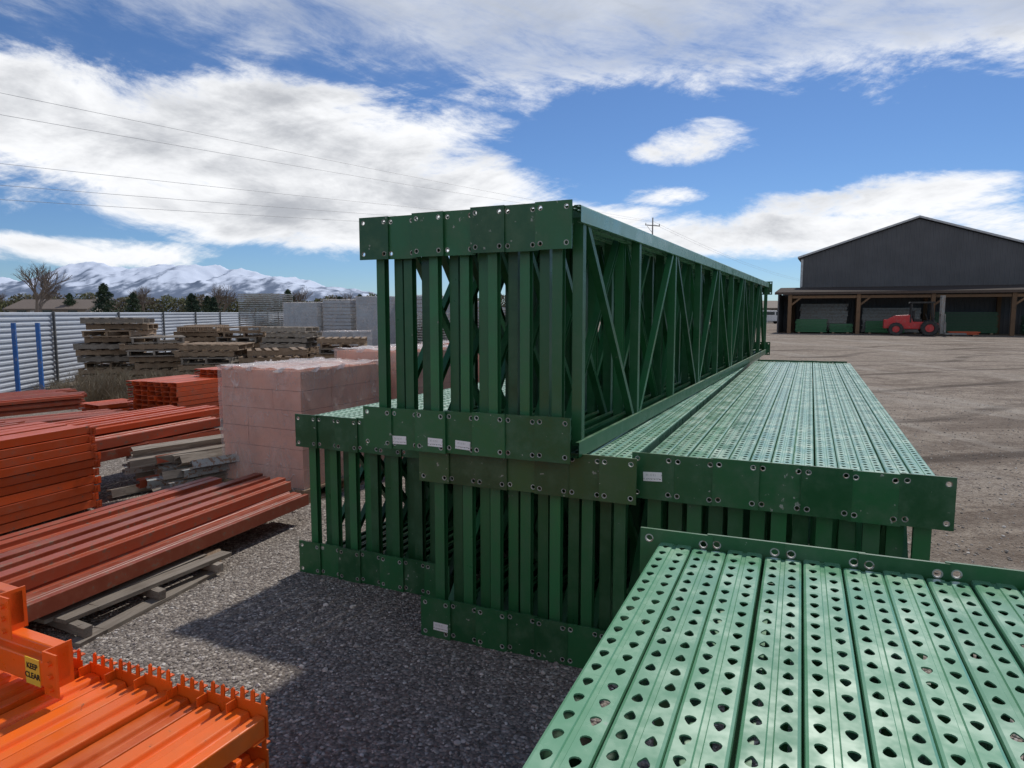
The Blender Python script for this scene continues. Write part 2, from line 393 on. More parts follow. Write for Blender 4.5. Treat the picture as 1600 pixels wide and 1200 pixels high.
beam_stack('orange beams on a low stack',(-2.95,7.0),22,2.6,7,2,.11,.1,.10,.085,TERRA,'flat','red orange steel beam in a low stack',z0=.34,je=.08)
beam_stack('orange beams on a low stack',(-3.05,7.2),22,2.6,5,1,.12,.1,.10,.075,ORANGE2,'step','bright orange steel beam on a low stack',z0=.54,je=.12)
for i in range(26):
    L=random.uniform(1.2,1.9); mt=random.choice([GALV,WOODG,WOODG,TERRA,GALV]); me=beam_mesh('steel_channel',L,random.choice((.06,.08,.10)),.07,mt,'chan')
    row=i%6; lev=i//6
    ob('steel_channel',me,None,(-3.40+row*.135+random.uniform(-.06,.06),5.92-row*.03+random.uniform(-.2,.15),.02+lev*.085),(random.uniform(-.02,.03),random.uniform(-.5,.5),-R(38)+random.uniform(-.16,.16)),'scuffed open steel channel in a loose pile on gravel','steel channel','loose steel channels')
beam_stack('orange beam bundles',(-3.95,9.75),22,1.0,7,9,.13,.064,.11,.058,ORANGE2,'chan','short orange steel beam in a tight bundle',z0=.12,je=.02)
beam_stack('orange beam bundles by pallets',(-3.75,10.3),22,.8,4,11,.13,.064,.11,.058,ORANGE2,'chan','short orange steel beam in a tight bundle',z0=.10,je=.02)
beam_stack('red beams lying flat',(-6.1,10.2),35,2.4,9,3,.13,.075,.11,.06,TERRA,'step','dull red beam lying on the yard by the fence',z0=.2,je=.2)
beam_stack('red beams lying flat',(-5.3,9.8),30,.6,4,4,.13,.075,.11,.06,ORANGE2,'chan','short red beam lying on the yard',z0=.05,je=.05)
beam_stack('orange beams along the side',(-4.6,7.1),22,2.4,7,3,.13,.075,.11,.065,TERRA,'step','terracotta beam in a low stack by the fence',z0=.22,je=.1)
beam_stack('mixed beams by the weeds',(-4.7,8.6),40,1.6,5,3,.12,.08,.10,.07,TERRA,'flat','dusty terracotta beam lying askew in the yard',z0=.12,je=.15,jx=.02)
beam_stack('galvanised beams by the weeds',(-4.3,7.9),14,1.5,4,2,.11,.08,.09,.07,GALV,'chan','dull galvanised beam lying in the yard',z0=.10,je=.15,jx=.02)
# ---------------------------------------------------------------- wrapped pallets
def wrapmat(name,lo=.30,hi=.72,wk=.3):
    m,t,b=newmat(name); v,rnd=objvec(t)
    mp=t.n('ShaderNodeMapping'); t.lk(v,mp.inputs[0]); mp.inputs['Scale'].default_value=(1.5,1.5,.42); mp.inputs['Rotation'].default_value=(.16,.2,0)
    n=t.noise(mp.outputs[0],2.4,3,.55,.8); n2=t.noise(mp.outputs[0],7,4,.6,1.0); n3=t.noise(v,3,3,.6,.8)
    w1=t.ss(t.math('ABSOLUTE',t.math('SUBTRACT',n,.5)),0,.010,1,0); w2=t.ss(t.math('ABSOLUTE',t.math('SUBTRACT',n2,.5)),0,.014,1,0)
    wr_=t.math('MAXIMUM',w1,t.math('MULTIPLY',w2,.6)); wr_=t.math('MULTIPLY',wr_,t.ss(n3,.35,.6,.15,1))
    b.inputs['Base Color'].default_value=(.88,.78,.73,1); b.inputs['Roughness'].default_value=.14; b.inputs['Specular IOR Level'].default_value=1.0
    t.val(b.inputs['Alpha'],t.math('ADD',t.ss(n3,.3,.75,lo,hi),t.math('MULTIPLY',wr_,wk),clamp=True))
    t.lk(t.bump(t.math('ADD',t.math('MULTIPLY',wr_,.4),n2),.7,.05),b.inputs['Normal']); return m
WRAP=wrapmat('stretch_wrap',.17,.36,.26)
WRAPT=wrapmat('stretch_wrap_top',.46,.74)
def brickmat(name,base):
    m,t,b=newmat(name); v,rnd=objvec(t); n=t.noise(v,2.5,3,.6); 
    t.lk(t.mix(t.ss(n,.3,.7),tuple(c*.8 for c in base),base),b.inputs['Base Color']); b.inputs['Roughness'].default_value=.8; return m
PINK=brickmat('pink_carton',(.74,.37,.26)); GREYC=brickmat('grey_carton',(.36,.41,.46))
def wrapped(x,y,rot,w,d,h,cart,label,g,red=False,seed=0,nz=6,N=40,slats=False):
    e=empty('wrapped_pallet',(x,y,0),(0,0,rot),label,'wrapped pallet',g); rr=random.Random(seed)
    mb=MB()
    for i in range(3): mb.box(-w/2,w/2,-d/2+i*(d-.1)/2,-d/2+i*(d-.1)/2+.1,.018,.1)
    for i in range(7): xx=-w/2+i*(w-.1)/6; mb.box(xx,xx+.1,-d/2,d/2,.101,.12)
    for i in range(3): xx=-w/2+i*(w-.1)/2; mb.box(xx,xx+.1,-d/2,d/2,0,.017)
    ob('pallet_base',mb.mesh('pallet_base',[ORANGE2 if red else WOOD]),e)
    mb=MB(); nx=3;ny=3; hh=(h-.13)/nz; gz=.03 if slats else .004
    for k in range(nz):
        for i in range(nx):
            for j in range(ny):
                if 0<i<nx-1 and 0<j<ny-1 and k<nz-1: continue
                g_=.0006; jx=rr.uniform(-.006,.006); jy=rr.uniform(-.006,.006)
                mb.box(-w/2+.03+i*(w-.06)/nx+g_+jx,-w/2+.03+(i+1)*(w-.06)/nx-g_+jx*.8,-d/2+.03+j*(d-.06)/ny+g_+jy,-d/2+.03+(j+1)*(d-.06)/ny-g_+jy*.8,.125+k*hh,.125+(k+1)*hh-gz)
    ob('carton_load',mb.mesh('carton_load',[cart]),e)
    mb=MB()
    def face(fn,mi=0):
        pts=[]
        for j in range(N+1):
            for i in range(N+1):
                p=Vector(fn(i/N,j/N)); q=p+Vector((seed*3.1,x,y))
                nrm=Vector((p.x/(w/2),p.y/(d/2),(p.z-h/2)/(h/2)*.9)); 
                n_=noise.fractal(Vector((q.x*6,q.y*6,q.z*2)),.8,2.2,2)*.007+(1-min(1,abs(noise.noise(Vector((q.x*3+q.z*.8,q.y*3-q.z*.8,q.z*.8))))*9))*.010+abs(noise.noise(Vector((q.x*3+q.z*3,q.y*3-q.z*3,q.z*2))))*.010
                if p.z<.14: n_+=.02*abs(noise.noise(q*9))
                pts.append(p+nrm.normalized()*n_)
        f=[]
        for j in range(N):
            for i in range(N):
                a_=j*(N+1)+i; f.append((a_,a_+1,a_+N+2,a_+N+1))
        mb.add(pts,f,mi)
    W=w/2-.015;Dp=d/2-.015
    face(lambda u,v:(-W+2*W*u,-Dp,.09+(h-.08)*v)); face(lambda u,v:(W,-Dp+2*Dp*u,.09+(h-.08)*v))
    face(lambda u,v:(W-2*W*u,Dp,.09+(h-.08)*v)); face(lambda u,v:(-W,Dp-2*Dp*u,.09+(h-.08)*v))
    face(lambda u,v:(-W+2*W*u,-Dp+2*Dp*v,h+.012+.008*math.sin(u*9)*math.sin(v*7)+.005*math.sin(u*31+v*17)),1)
    for k in range(30):
        an=rr.uniform(0,6.28); cx=max(-W,min(W,1.4*W*math.cos(an))); cy=max(-Dp,min(Dp,1.4*Dp*math.sin(an)))
        a1=rr.uniform(0,6.28); l=rr.uniform(.04,.11); c=Vector((cx,cy,h+.0)); d1=Vector((math.cos(a1)*l,math.sin(a1)*l,rr.uniform(.0,.03))); 
        mb.add([c-d1*.6,c+Vector((0,0,rr.uniform(.015,.035))),c+d1*.6+Vector((0,0,.012)),c+Vector((d1.y*.3,-d1.x*.3,-.02))],[(0,1,2,3)],1)
    ob('plastic_wrap',mb.mesh('plastic_wrap',[WRAP,WRAPT],True),e)
for k,(s_,t_,h_,lb) in enumerate([(-2.66,2.10,1.12,'pallet of pink cartons in crumpled clear plastic wrap'),(-2.50,3.45,1.21,'pink wrapped pallet behind another wrapped pallet'),(-2.35,4.8,1.22,'pink wrapped pallet beside the green rack frames')]):
    p=yard(s_,t_,26); wrapped(p.x,p.y,-R(26),.98,1.2,h_,PINK,lb,'pink wrapped pallets',seed=k)
far_l=[(-7.4,25.5,1.5,1.5,1.95),(-6.0,25.2,1.2,1.5,2.05),(-4.7,24.6,1.2,1.4,2.15),(-3.3,25.0,1.2,1.3,2.2),(-1.8,25.3,1.2,1.4,2.0),(-.4,26,1.2,1.4,1.7),(-5.3,22.0,1.2,1.2,1.0)]
for k,(x,y,w,d,h) in enumerate(far_l):
    wrapped(x,y,-R(20)+random.uniform(-.1,.1),w,d,h,GREYC,'grey load in plastic wrap on a red pallet','grey wrapped pallets',True,seed=10+k,nz=15,N=20,slats=(k%2==1))
def deck_stack(x,y,w,d,h,label):
    e=empty('wire_deck_stack',(x,y,0),(0,0,-R(20)),label,'wire decking','wire deck stacks')
    mb=MB(); z=.12
    while z<h:
        for i in range(12):
            xx=-w/2+i*w/11; mb.box(xx-.008,xx+.008,-d/2,d/2,z,z+.02)
        for j in range(4):
            yy=-d/2+j*d/3; mb.box(-w/2,w/2,yy-.02,yy+.02,z+.021,z+.05)
        z+=.075
    ob('wire_decks',mb.mesh('wire_decks',[GALV]),e)
    mb=MB(); mb.box(-w/2,w/2,-d/2,-d/2+.1,0,.118); mb.box(-w/2,w/2,d/2-.1,d/2,0,.118); mb.box(-w/2,w/2,-.05,.05,0,.118)
    ob('bearer',mb.mesh('bearer',[WOOD]),e)
deck_stack(-10.0,28,1.7,1.2,2.3,'bluish galvanised wire decks stacked high by the fence')
deck_stack(-2.6,20.5,1.3,1.2,1.6,'galvanised wire decks stacked in the yard')
deck_stack(-.8,19.5,1.3,1.2,1.7,'galvanised wire decks stacked in the yard')
pallet_stack(-8.75,15.2,11,.2,.13); pallet_stack(-7.75,15.0,8,.4,.12)
pallet_stack(-6.35,14.6,7,.1,.07); pallet_stack(-5.2,14.9,6,.3,.1)
pallet_stack(-8.6,19.0,9,.1,.1); pallet_stack(-7.2,18.6,9,.2,.1); pallet_stack(-5.85,18.3,9,.0,.1); pallet_stack(-4.5,18.0,7,.1,.1); pallet_stack(-9.4,21,9,.1,.1); pallet_stack(-5.2,12.6,2,.3,.1)
# ---------------------------------------------------------------- fence
F0=Vector((-8.9,8.0,0)); F1=Vector((-15.8,50,0)); fd=(F1-F0); FL=fd.length; fr=math.atan2(fd.y,fd.x)
fe=empty('corrugated_fence',F0,(0,0,fr),'white corrugated metal fence with dark posts','fence')
nrib=15; H=1.60; pts=[]
for i in range(nrib):
    z=.03+i*(H-.03)/nrib; p=(H-.03)/nrib
    pts+=[(0,z),(0,z+p*.35),(-.022,z+p*.5),(-.022,z+p*.85)]
pts.append((0,H))
npan=12
for k in range(npan):
    y0=k*FL/npan; y1=(k+1)*FL/npan-.01
    mb=MB()
    for (ya,za),(yb,zb) in zip(pts[:-1],pts[1:]): mb.add([(y0,ya,za),(y1,ya,za),(y1,yb,zb),(y0,yb,zb)],[(0,1,2,3)])
    ob('fence_panel',mb.mesh('fence_panel',[FENCEM]),fe)
mbp=MB(); mbp.box(-.022,.022,-.022,.022,0,1.62); pm_=mbp.mesh('fence_post',[POSTG])
for k in range(npan+1): ob('fence_post',pm_,fe,(k*FL/npan,-.052,0))
be=empty('blue_steel_stand',(-8.45,11.9,0),(0,0,.3),'blue steel stand with two uprights near the fence','steel stand')
mb=MB(); mb.box(-.03,.03,-.03,.03,0,1.42); pm2=mb.mesh('upright_post',[BLUE])
ob('upright_post',pm2,be,(-.16,0,0)); ob('upright_post',pm2,be,(.2,0,0))
mb=MB(); mb.box(-.35,.4,-.07,-.032,.02,.07); mb.box(-.2,-.12,-.5,.5,0,.018); mb.box(.16,.24,-.5,.5,0,.018); ob('base_frame',mb.mesh('base_frame',[BLUE]),be)
mb=MB()
for c in range(34):
    cx=-6.8+random.uniform(-1.6,2.0); cy=12.6+random.uniform(-1.2,1.1); hgt=random.uniform(.3,.8)
    for k in range(90):
        a1=random.uniform(0,6.28); l=random.uniform(.3,1)*hgt; b1=Vector((cx+random.uniform(-.1,.1),cy+random.uniform(-.1,.1),0))
        tip=b1+Vector((math.cos(a1)*l*.7,math.sin(a1)*l*.7,l)); sd=Vector((.005,.002,0)); mb.add([b1-sd,b1+sd,tip],[(0,1,2)])
        m_=b1.lerp(tip,.6); t2=m_+Vector((random.uniform(-.15,.15),random.uniform(-.15,.15),.12)); mb.add([m_-sd,m_+sd,t2],[(0,1,2)])
ob('dry_weeds',mb.mesh('dry_weeds',[DRY]),None,label='tangled dry weeds by the pallets and fence',cat='weeds',kind='stuff')
# ---------------------------------------------------------------- warehouse
WO=Vector((21.5,53,0)); wr=-R(25.5)
def ribmat(name,col,sc=3.2):
    m,t,b=newmat(name); v,_=objvec(t,False); sx=t.n('ShaderNodeSeparateXYZ'); t.lk(v,sx.inputs[0])
    x=t.math('ADD',sx.outputs[0],sx.outputs[1]); fr_=t.math('FRACT',t.math('MULTIPLY',x,sc)); rib=t.math('SUBTRACT',t.ss(fr_,0,.12),t.ss(fr_,.25,.37))
    n=t.noise(v,.6,4,.6); c=t.mix(t.ss(n,.3,.7),tuple(k*.85 for k in col),tuple(k*1.15 for k in col)); c=t.mix(t.math('MULTIPLY',rib,.3),c,tuple(k*1.6 for k in col))
    t.lk(c,b.inputs['Base Color']); b.inputs['Roughness'].default_value=.5; t.lk(t.bump(rib,.8,.03),b.inputs['Normal']); return m
WALLM=ribmat('charcoal_ribbed_metal',(.078,.077,.082)); ROOFM=ribmat('dark_roof_metal',(.09,.09,.095)); DARKW=ribmat('dark_inner_wall',(.08,.077,.08))
wh=empty('warehouse',WO,(0,0,wr),'large charcoal ribbed metal warehouse with gabled roof','warehouse')
s0=.3; Wd=16.6; t0=5.1; Ln=26; ze=6.05; zp=8.8
mb=MB(); mb.prism([(s0,0),(s0+Wd,0),(s0+Wd,ze),(s0+Wd/2,zp),(s0,ze)],t0,t0+Ln,'y'); ob('wall',mb.mesh('wall',[WALLM]),wh)
mb=MB()
for sg in (0,1):
    x0,x1=(s0-.25,s0+Wd/2) if sg==0 else (s0+Wd/2,s0+Wd+.25)
    za,zb=(ze-.05,zp+.05) if sg==0 else (zp+.05,ze-.05)
    mb.prism([(x0,za),(x1,zb),(x1,zb+.14),(x0,za+.14)],t0-.25,t0+Ln+.25,'y')
ob('roof',mb.mesh('roof',[ROOFM]),wh)
mb=MB()
for sg in (0,1):
    x0,x1=(s0-.27,s0+Wd/2) if sg==0 else (s0+Wd/2,s0+Wd+.27)
    za,zb=(ze-.05,zp+.05) if sg==0 else (zp+.05,ze-.05)
    mb.prism([(x0,za+.02),(x1,zb+.02),(x1,zb+.17),(x0,za+.17)],t0-.29,t0-.254,'y')
mb.box(s0-.02,s0+.16,t0-.03,t0-.003,3.7,ze-.1); ob('roof_trim',mb.mesh('roof_trim',[simple('light_trim',(.5,.5,.5),.5)]),wh)
sh=empty('open_storage_shed',WO,(0,0,wr),'open fronted lean-to shed with timber posts against the warehouse','shed')
mb=MB(); mb.prism([(-.5,3.05),(t0-.02,3.55),(t0-.02,3.65),(-.5,3.13)],-1.2,21,'x'); ob('roof',mb.mesh('roof',[simple('dull_brown_roof',(.085,.07,.06),.95,.1)]),sh)
mb=MB(); mb.box(-1.2,21,-.56,-.505,2.95,3.11); ob('fascia',mb.mesh('fascia',[simple('dark_brown_fascia',(.09,.06,.045),.7)]),sh)
mb=MB(); mb.box(-.13,.13,-.13,.13,0,3.0); po=mb.mesh('timber_post',[POSTW])
for k in range(5): ob('timber_post',po,sh,(k*4.7-.1,-.3,0)); ob('timber_post',po,sh,(k*4.7-.1,4.6,.0))
for k in range(4):
    mb=MB(); mb.box(k*4.7+.04,k*4.7+4.45,-.38,-.26,2.66,2.86)
    mb.prism([(k*4.7+.04,2.1),(k*4.7+.04,2.28),(k*4.7+.5,2.655),(k*4.7+.68,2.655)],-.36,-.28,'y'); ob('header_beam',mb.mesh('header_beam',[POSTW]),sh)
mb=MB(); mb.box(-1.0,20.8,t0-.12,t0-.04,0,3.5); mb.box(-1.0,-.9,0,t0-.13,0,3.0); ob('back_wall',mb.mesh('back_wall',[DARKW]),sh)
def wloc(s,t): 
    return Vector((WO.x+s*math.cos(wr)-t*math.sin(wr),WO.y+s*math.sin(wr)+t*math.cos(wr),0))
def rack_bundle(s,t,w,h,lab,mat):
    p=wloc(s,t); e=empty('rack_frame_bundle',(p.x,p.y,0),(0,0,wr),lab,'rack frames','stacked frames inside the shed')
    mb=MB(); n=int(h/.11)
    for k in range(n):
        j=random.uniform(-.06,.06); mb.box(j,w+j,0,.09,.1+k*.11,.1+k*.11+.08); mb.box(j,w+j,.9,.99,.1+k*.11,.1+k*.11+.08)
        for q in range(5): mb.box(j+q*w/4.2,j+q*w/4.2+.05,.091,.899,.1+k*.11,.1+k*.11+.05)
    ob('stacked_frames',mb.mesh('stacked_frames',[mat]),e)
    mb=MB(); mb.box(.2,.35,-.05,1.05,0,.098); mb.box(w-.4,w-.25,-.05,1.05,0,.098); ob('bearer',mb.mesh('bearer',[WOOD]),e)
rack_bundle(.3,.7,2.2,1.0,'green rack frames stacked in a shed bay',GREENB)
rack_bundle(2.7,1.0,1.6,.7,'green rack frames stacked in a shed bay',GREENB)
rack_bundle(5.2,1.6,2.6,.9,'green rack frames stacked behind the forklift',GREENB)
rack_bundle(.5,2.6,3.4,2.2,'grey rack frames stacked deep inside the shed',GALV)
rack_bundle(5.0,2.9,3.9,1.9,'grey rack frames stacked deep inside the shed',GALV)
rack_bundle(9.8,2.8,3.9,1.6,'dark rack frames stacked deep inside the shed',GREENB)
rack_bundle(15,1.5,3,1.4,'green stacked frames inside the shed',GREENB)
rack_bundle(10.2,-1.6,1.8,.30,'short orange bundle beside the forklift',ORANGE2)
# ---------------------------------------------------------------- forklift
fk=empty('forklift',wloc(6.4,-1.9),(0,0,wr),'red rough terrain forklift with tall mast near the shed','forklift'); fk.scale=(1.08,1.08,1.06)
mb=MB(); mb.prism([(.0,.5),(.25,.42),(2.7,.42),(2.85,.6),(2.85,.80),(2.55,.90),(1.45,.90),(1.3,1.36),(.45,1.30),(.0,1.05)],-.5,.5,'y'); b=ob('body',mb.mesh('body',[REDV]),fk); bevel(b,.05,3)
mb=MB(); mb.box(-.2,.12,-.5,.5,.45,1.05); b=ob('counterweight',mb.mesh('counterweight',[REDV]),fk); bevel(b,.06,3)
mb=MB()
for (x,y,x2) in ((1.3,-.5,1.35),(1.3,.5,1.35),(2.6,-.5,2.45),(2.6,.5,2.45)): mb.cyl((x,y,.85),(x2,y,2.12),.05,n=6)
mb.prism([(1.2,2.1),(2.6,2.1),(2.56,2.2),(1.24,2.2)],-.56,.56,'y')
ob('cab_frame',mb.mesh('cab_frame',[BLACK]),fk)
mb=MB(); mb.box(1.5,1.95,-.25,.25,.91,1.08); mb.box(1.44,1.54,-.25,.25,1.08,1.62); mb.cyl((2.35,0,.9),(2.15,0,1.4),.03,n=6); mb.cyl((2.14,-.15,1.4),(2.16,.15,1.42),.03,n=6); ob('seat',mb.mesh('seat',[BLACK]),fk)
mb=MB()
for y in (-.45,.33):
    mb.box(2.95,3.14,y,y+.12,.15,2.6); 
for z in (.4,1.3,2.45): mb.box(2.97,3.05,-.33,.33,z,z+.1)
mb.box(3.15,3.22,-.6,.6,.25,.37); mb.box(3.15,3.22,-.6,.6,.8,.9); mb.box(3.15,3.19,-.6,-.55,.37,1.4);mb.box(3.15,3.19,.55,.6,.37,1.4); mb.box(3.15,3.19,-.549,.549,1.3,1.36); ob('mast',mb.mesh('mast',[GALV]),fk)
mb=MB()
for y in (-.34,.22): mb.box(3.225,3.28,y,y+.12,.1,.85); mb.box(3.281,4.4,y,y+.12,.1,.18)
ob('fork',mb.mesh('fork',[MAST]),fk)
def wheel(x,y,r,w):
    e=ob('wheel',None,fk,(x,y,r)); mb=MB(); n=20
    prof=[(r*.55,-w/2),(r*.92,-w/2),(r,-w*.32),(r,w*.32),(r*.92,w/2),(r*.55,w/2)]
    for i in range(n):
        a0=2*math.pi*i/n;a1=2*math.pi*(i+1)/n
        for (ra,ya),(rb,yb) in zip(prof[:-1],prof[1:]):
            mb.add([(ra*math.cos(a0),ya,ra*math.sin(a0)),(ra*math.cos(a1),ya,ra*math.sin(a1)),(rb*math.cos(a1),yb,rb*math.sin(a1)),(rb*math.cos(a0),yb,rb*math.sin(a0))],[(0,1,2,3)])
    for i in range(16):
        a0=2*math.pi*i/16; M=Matrix.Rotation(-a0,4,'Y'); mb.box(r-.02,r+.02,-w/2,w/2,-.03,.03,M=M)
    ob('tyre',mb.mesh('tyre',[BLACK]),e); mb=MB(); mb.cyl((0,-w*.3,0),(0,w*.3,0),r*.5,n=16); mb.cyl((0,-w*.4,0),(0,w*.4,0),r*.2,n=10); ob('rim',mb.mesh('rim',[REDV]),e)
for y in (-.68,.68): wheel(.5,y,.42,.28); wheel(2.35,y,.50,.34)
# ---------------------------------------------------------------- van and small buildings
vn=empty('parked_van',(36.5,98,0),(0,0,.1),'white van parked beyond the dirt yard','van')
mb=MB(); mb.prism([(-2.3,.35),(2.2,.35),(2.35,.7),(2.25,1.05),(1.5,1.25),(.9,1.85),(-2.2,1.9),(-2.35,1.2)],-.9,.9,'y'); b=ob('body',mb.mesh('body',[WHITEV]),vn); bevel(b,.08,3)
mb=MB(); mb.prism([(.7,1.2),(1.4,1.22),(.95,1.7),(.7,1.7)],-.91,.91,'y'); mb.box(-1.8,.5,-.91,.91,1.25,1.68); ob('window',mb.mesh('window',[GLASS]),vn)
for x in (-1.5,1.5):
    for y in (-.8,.8):
        mb=MB(); mb.cyl((x,y-.12,.34),(x,y+.12,.34),.34,n=14); ob('wheel',mb.mesh('wheel',[BLACK]),vn)
SHING=simple('brown_shingle',(.16,.125,.10),.8)
def house(x,y,w,d,h,rh,lab,rot=0,wm=CONC,rm=None):
    e=empty('house',(x,y,0),(0,0,rot),lab,'house','low buildings beyond the yard'); mb=MB(); mb.prism([(-d/2,0),(d/2,0),(d/2,h),(0,h+rh),(-d/2,h)],-w/2,w/2,'x'); ob('wall',mb.mesh('wall',[wm]),e)
    mb=MB(); 
    for s_ in (-1,1):
        pr=[(s_*(d/2+.4),h-.15),(0,h+rh+.05),(0,h+rh+.2),(s_*(d/2+.4),h)]
        mb.prism(pr,-w/2-.4,w/2+.4,'x')
    ob('roof',mb.mesh('roof',[rm or SHING]),e)
    for k in range(3):
        mb=MB(); xx=-w/2+w*(k+.5)/3; mb.box(xx-.5,xx+.5,-d/2-.03,-d/2+.02,1.0,2.0); ob('window',mb.mesh('window',[GLASS]),e)
    mb=MB(); mb.box(-w/6-.45,-w/6+.45,-d/2-.04,-d/2+.02,0,2.0); ob('door',mb.mesh('door',[WHITEV]),e)
house(41,112,9,7,2.3,1.0,'low tan building beyond the dirt yard',.1); house(-52,80,8,7,2.0,.9,'low house with brown roof behind the fence',.1)
# ---------------------------------------------------------------- power pole and wires
pp_=empty('power_pole',(12.1,60,0),(0,0,.5),'grey timber power pole with crossarm','power pole')
mb=MB(); mb.cyl((0,0,0),(0,0,9.7),.11,.05,n=10); ob('pole_shaft',mb.mesh('pole_shaft',[POLEW]),pp_)
mb=MB(); mb.box(-.8,.8,-.03,.03,9.0,9.07); mb.cyl((-.6,0,8.95),(0,0,8.4),.016,n=6); 
for x in (-.75,.75): mb.cyl((x,0,9.07),(x,0,9.22),.03,n=8)
ob('crossarm',mb.mesh('crossarm',[POLEW]),pp_)
for za,zb in ((7.95,9.4),(7.35,9.3),(6.0,8.8),(5.4,8.55),(5.0,8.3)):
    mb=MB(); A=Vector((-14.4,20,za)); Bq=Vector((12.1,60,zb)); A2=A-(Bq-A)*.35; prev=None
    for k in range(41):
        u=k/40; p=A2.lerp(Bq,u); p.z-=1.08*u*(1-u)
        if prev is not None: mb.cyl(prev,p,.0055,n=4,caps=False)
        prev=p
    ob('power_line',mb.mesh('power_line',[WIRE]),None,label='thin dark overhead power line running to a pole',cat='power line',group='overhead power lines')
for za,zb in ((9.4,7.5),(9.2,7.2)):
    mb=MB(); prev=None
    for k in range(21):
        u=k/20; p=Vector((12.1,60,za)).lerp(Vector((60,135,zb)),u); p.z-=1.0*4*u*(1-u)
        if prev is not None: mb.cyl(prev,p,.008,n=4,caps=False)
        prev=p
    ob('power_line',mb.mesh('power_line',[WIRE]),None,label='thin dark overhead power line beyond the pole',cat='power line',group='overhead power lines')
# ---------------------------------------------------------------- trees
def bare_tree(x,y,h,lab,seed):
    rr=random.Random(seed); e=empty('bare_tree',(x,y,0),(0,0,rr.uniform(0,6)),lab,'tree','bare trees beyond the fence'); tr=MB(); cr=MB()
    def br(p,d,l,r,dep,mbx):
        q=p+d*l; mbx.cyl(p,q,r,r*.68,n=5 if dep<3 else 3,caps=False)
        if dep>=7: return
        for k in range(3 if dep<5 else 2):
            nd=(d+Vector((rr.uniform(-1,1),rr.uniform(-1,1),rr.uniform(-.25,.6)))*.62).normalized()
            br(p.lerp(q,rr.uniform(.6,1)),nd,l*rr.uniform(.62,.88),r*.62,dep+1,cr)
    br(Vector((0,0,0)),Vector((0,0,1)),h*.24,h*.032,0,tr)
    ob('trunk',tr.mesh('trunk',[BARK]),e); ob('crown',cr.mesh('crown',[BARK]),e)
for i,(x,y,h,lb) in enumerate([(-43.5,63,8.0,'bare leafless spreading tree behind the fence'),(-36,85,6.5,'small leafless tree near distant houses'),(-27,88,6.2,'small leafless tree near distant houses'),(-62,80,6.5,'leafless tree near distant houses'),(26,120,6,'leafless tree beyond the dirt yard'),(-47,88,6.4,'small leafless tree near distant houses'),(-21,88,5.4,'small leafless tree near distant houses')]): bare_tree(x,y,h,lb,i+1)
def conifer(x,y,h,seed):
    rr=random.Random(seed); e=empty('conifer_tree',(x,y,0),(0,0,0),'dark green conifer beyond the fence','tree','conifers beyond the fence')
    mb=MB(); mb.cyl((0,0,0),(0,0,h*.9),h*.03,h*.008,n=6); ob('trunk',mb.mesh('trunk',[BARK]),e); mb=MB()
    lobes=[rr.uniform(.7,1.25) for _ in range(9)]
    for k in range(2400):
        u=rr.random()**.8; z=h*(.1+.9*u); a1=rr.uniform(0,6.28); rad=h*.36*(1-u)**.55*lobes[int(a1/6.284*9)]*(.75+.35*math.sin(u*34+a1*2))
        r_=rad*rr.uniform(.3,1)**.5; c=Vector((math.cos(a1)*r_,math.sin(a1)*r_,z-r_*.15)); s_=h*.035
        mb.add([c+Vector([rr.uniform(-s_,s_) for _ in range(3)]) for _ in range(3)],[(0,1,2)])
    ob('crown',mb.mesh('crown',[CONIF]),e)
for i,(x,y,h) in enumerate([(-42,71,4.5),(-50,78,3.7),(-33,71,3.5),(-31.6,73,3.2),(-24,74,4.0),(-20,80,3.4),(-19,86,3.8),(-38,86,3.6),(-28,82,3.3),(33,118,4.2),(-45,82,3.9),(-35,76,3.0)]): conifer(x,y,h,i)
mb=MB()
for k in range(90000):
    x=random.uniform(-95,60); hb=3.5+1.0*noise.noise(Vector((x*.09,0,3)))+1.0*noise.noise(Vector((x*.35,0,9)))+.6*noise.noise(Vector((x*1.1,0,2)))
    y=random.uniform(90,93)
    if x>8: y+=30; hb*=.85
    z=hb*random.random()**.8; c=Vector((x,y,z)); s_=.22
    mb.add([c+Vector([random.uniform(-s_,s_) for _ in range(3)]) for _ in range(3)],[(0,1,2)])
ob('distant_brush',mb.mesh('distant_brush',[BRUSH]),None,label='band of bare brush and shrubs along the horizon',cat='brush',kind='stuff')
# ---------------------------------------------------------------- mountains
prof=[(-1.6,.035),(-1.1,.045),(-.74,.050),(-.69,.055),(-.65,.067),(-.61,.075),(-.545,.072),(-.51,.076),(-.47,.071),(-.435,.066),(-.39,.065),(-.34,.056),(-.295,.050),(-.23,.036),(-.18,.026),(-.1,.016),(.1,.008),(.9,.006)]
def pz(u):
    for (a_,za),(b_,zb) in zip(prof[:-1],prof[1:]):
        if a_<=u<=b_: return za+(zb-za)*(u-a_)/(b_-a_)
    return .03
mb=MB(); NX=560;NY=90; vs=[]
for j in range(NY+1):
    for i in range(NX+1):
        u=-1.3+1.9*i/NX; v=j/NY; Y=3600+2400*v; X=u*5000*(Y/5000)
        e_=(v/.62) if v<.62 else 1-(v-.62)/.38*.6
        P_=pz(u); z=P_*5150*(e_**.9)
        rn=noise.ridged_multi_fractal(Vector((X*.0020,Y*.0011,1.3)),1.0,2.1,4,1.0,2.0)
        z*=(.72+.21*min(1.6,rn))
        sp=noise.ridged_multi_fractal(Vector((X*.0065,Y*.003,4.3)),1.0,2.1,4,1.0,2.0)
        z+=(sp-1.0)*15*min(1,v*4)*min(1,P_/.04)
        vs.append((X,Y,z-8))
mb.add(vs,[(j*(NX+1)+i,j*(NX+1)+i+1,(j+1)*(NX+1)+i+1,(j+1)*(NX+1)+i) for j in range(NY) for i in range(NX)])
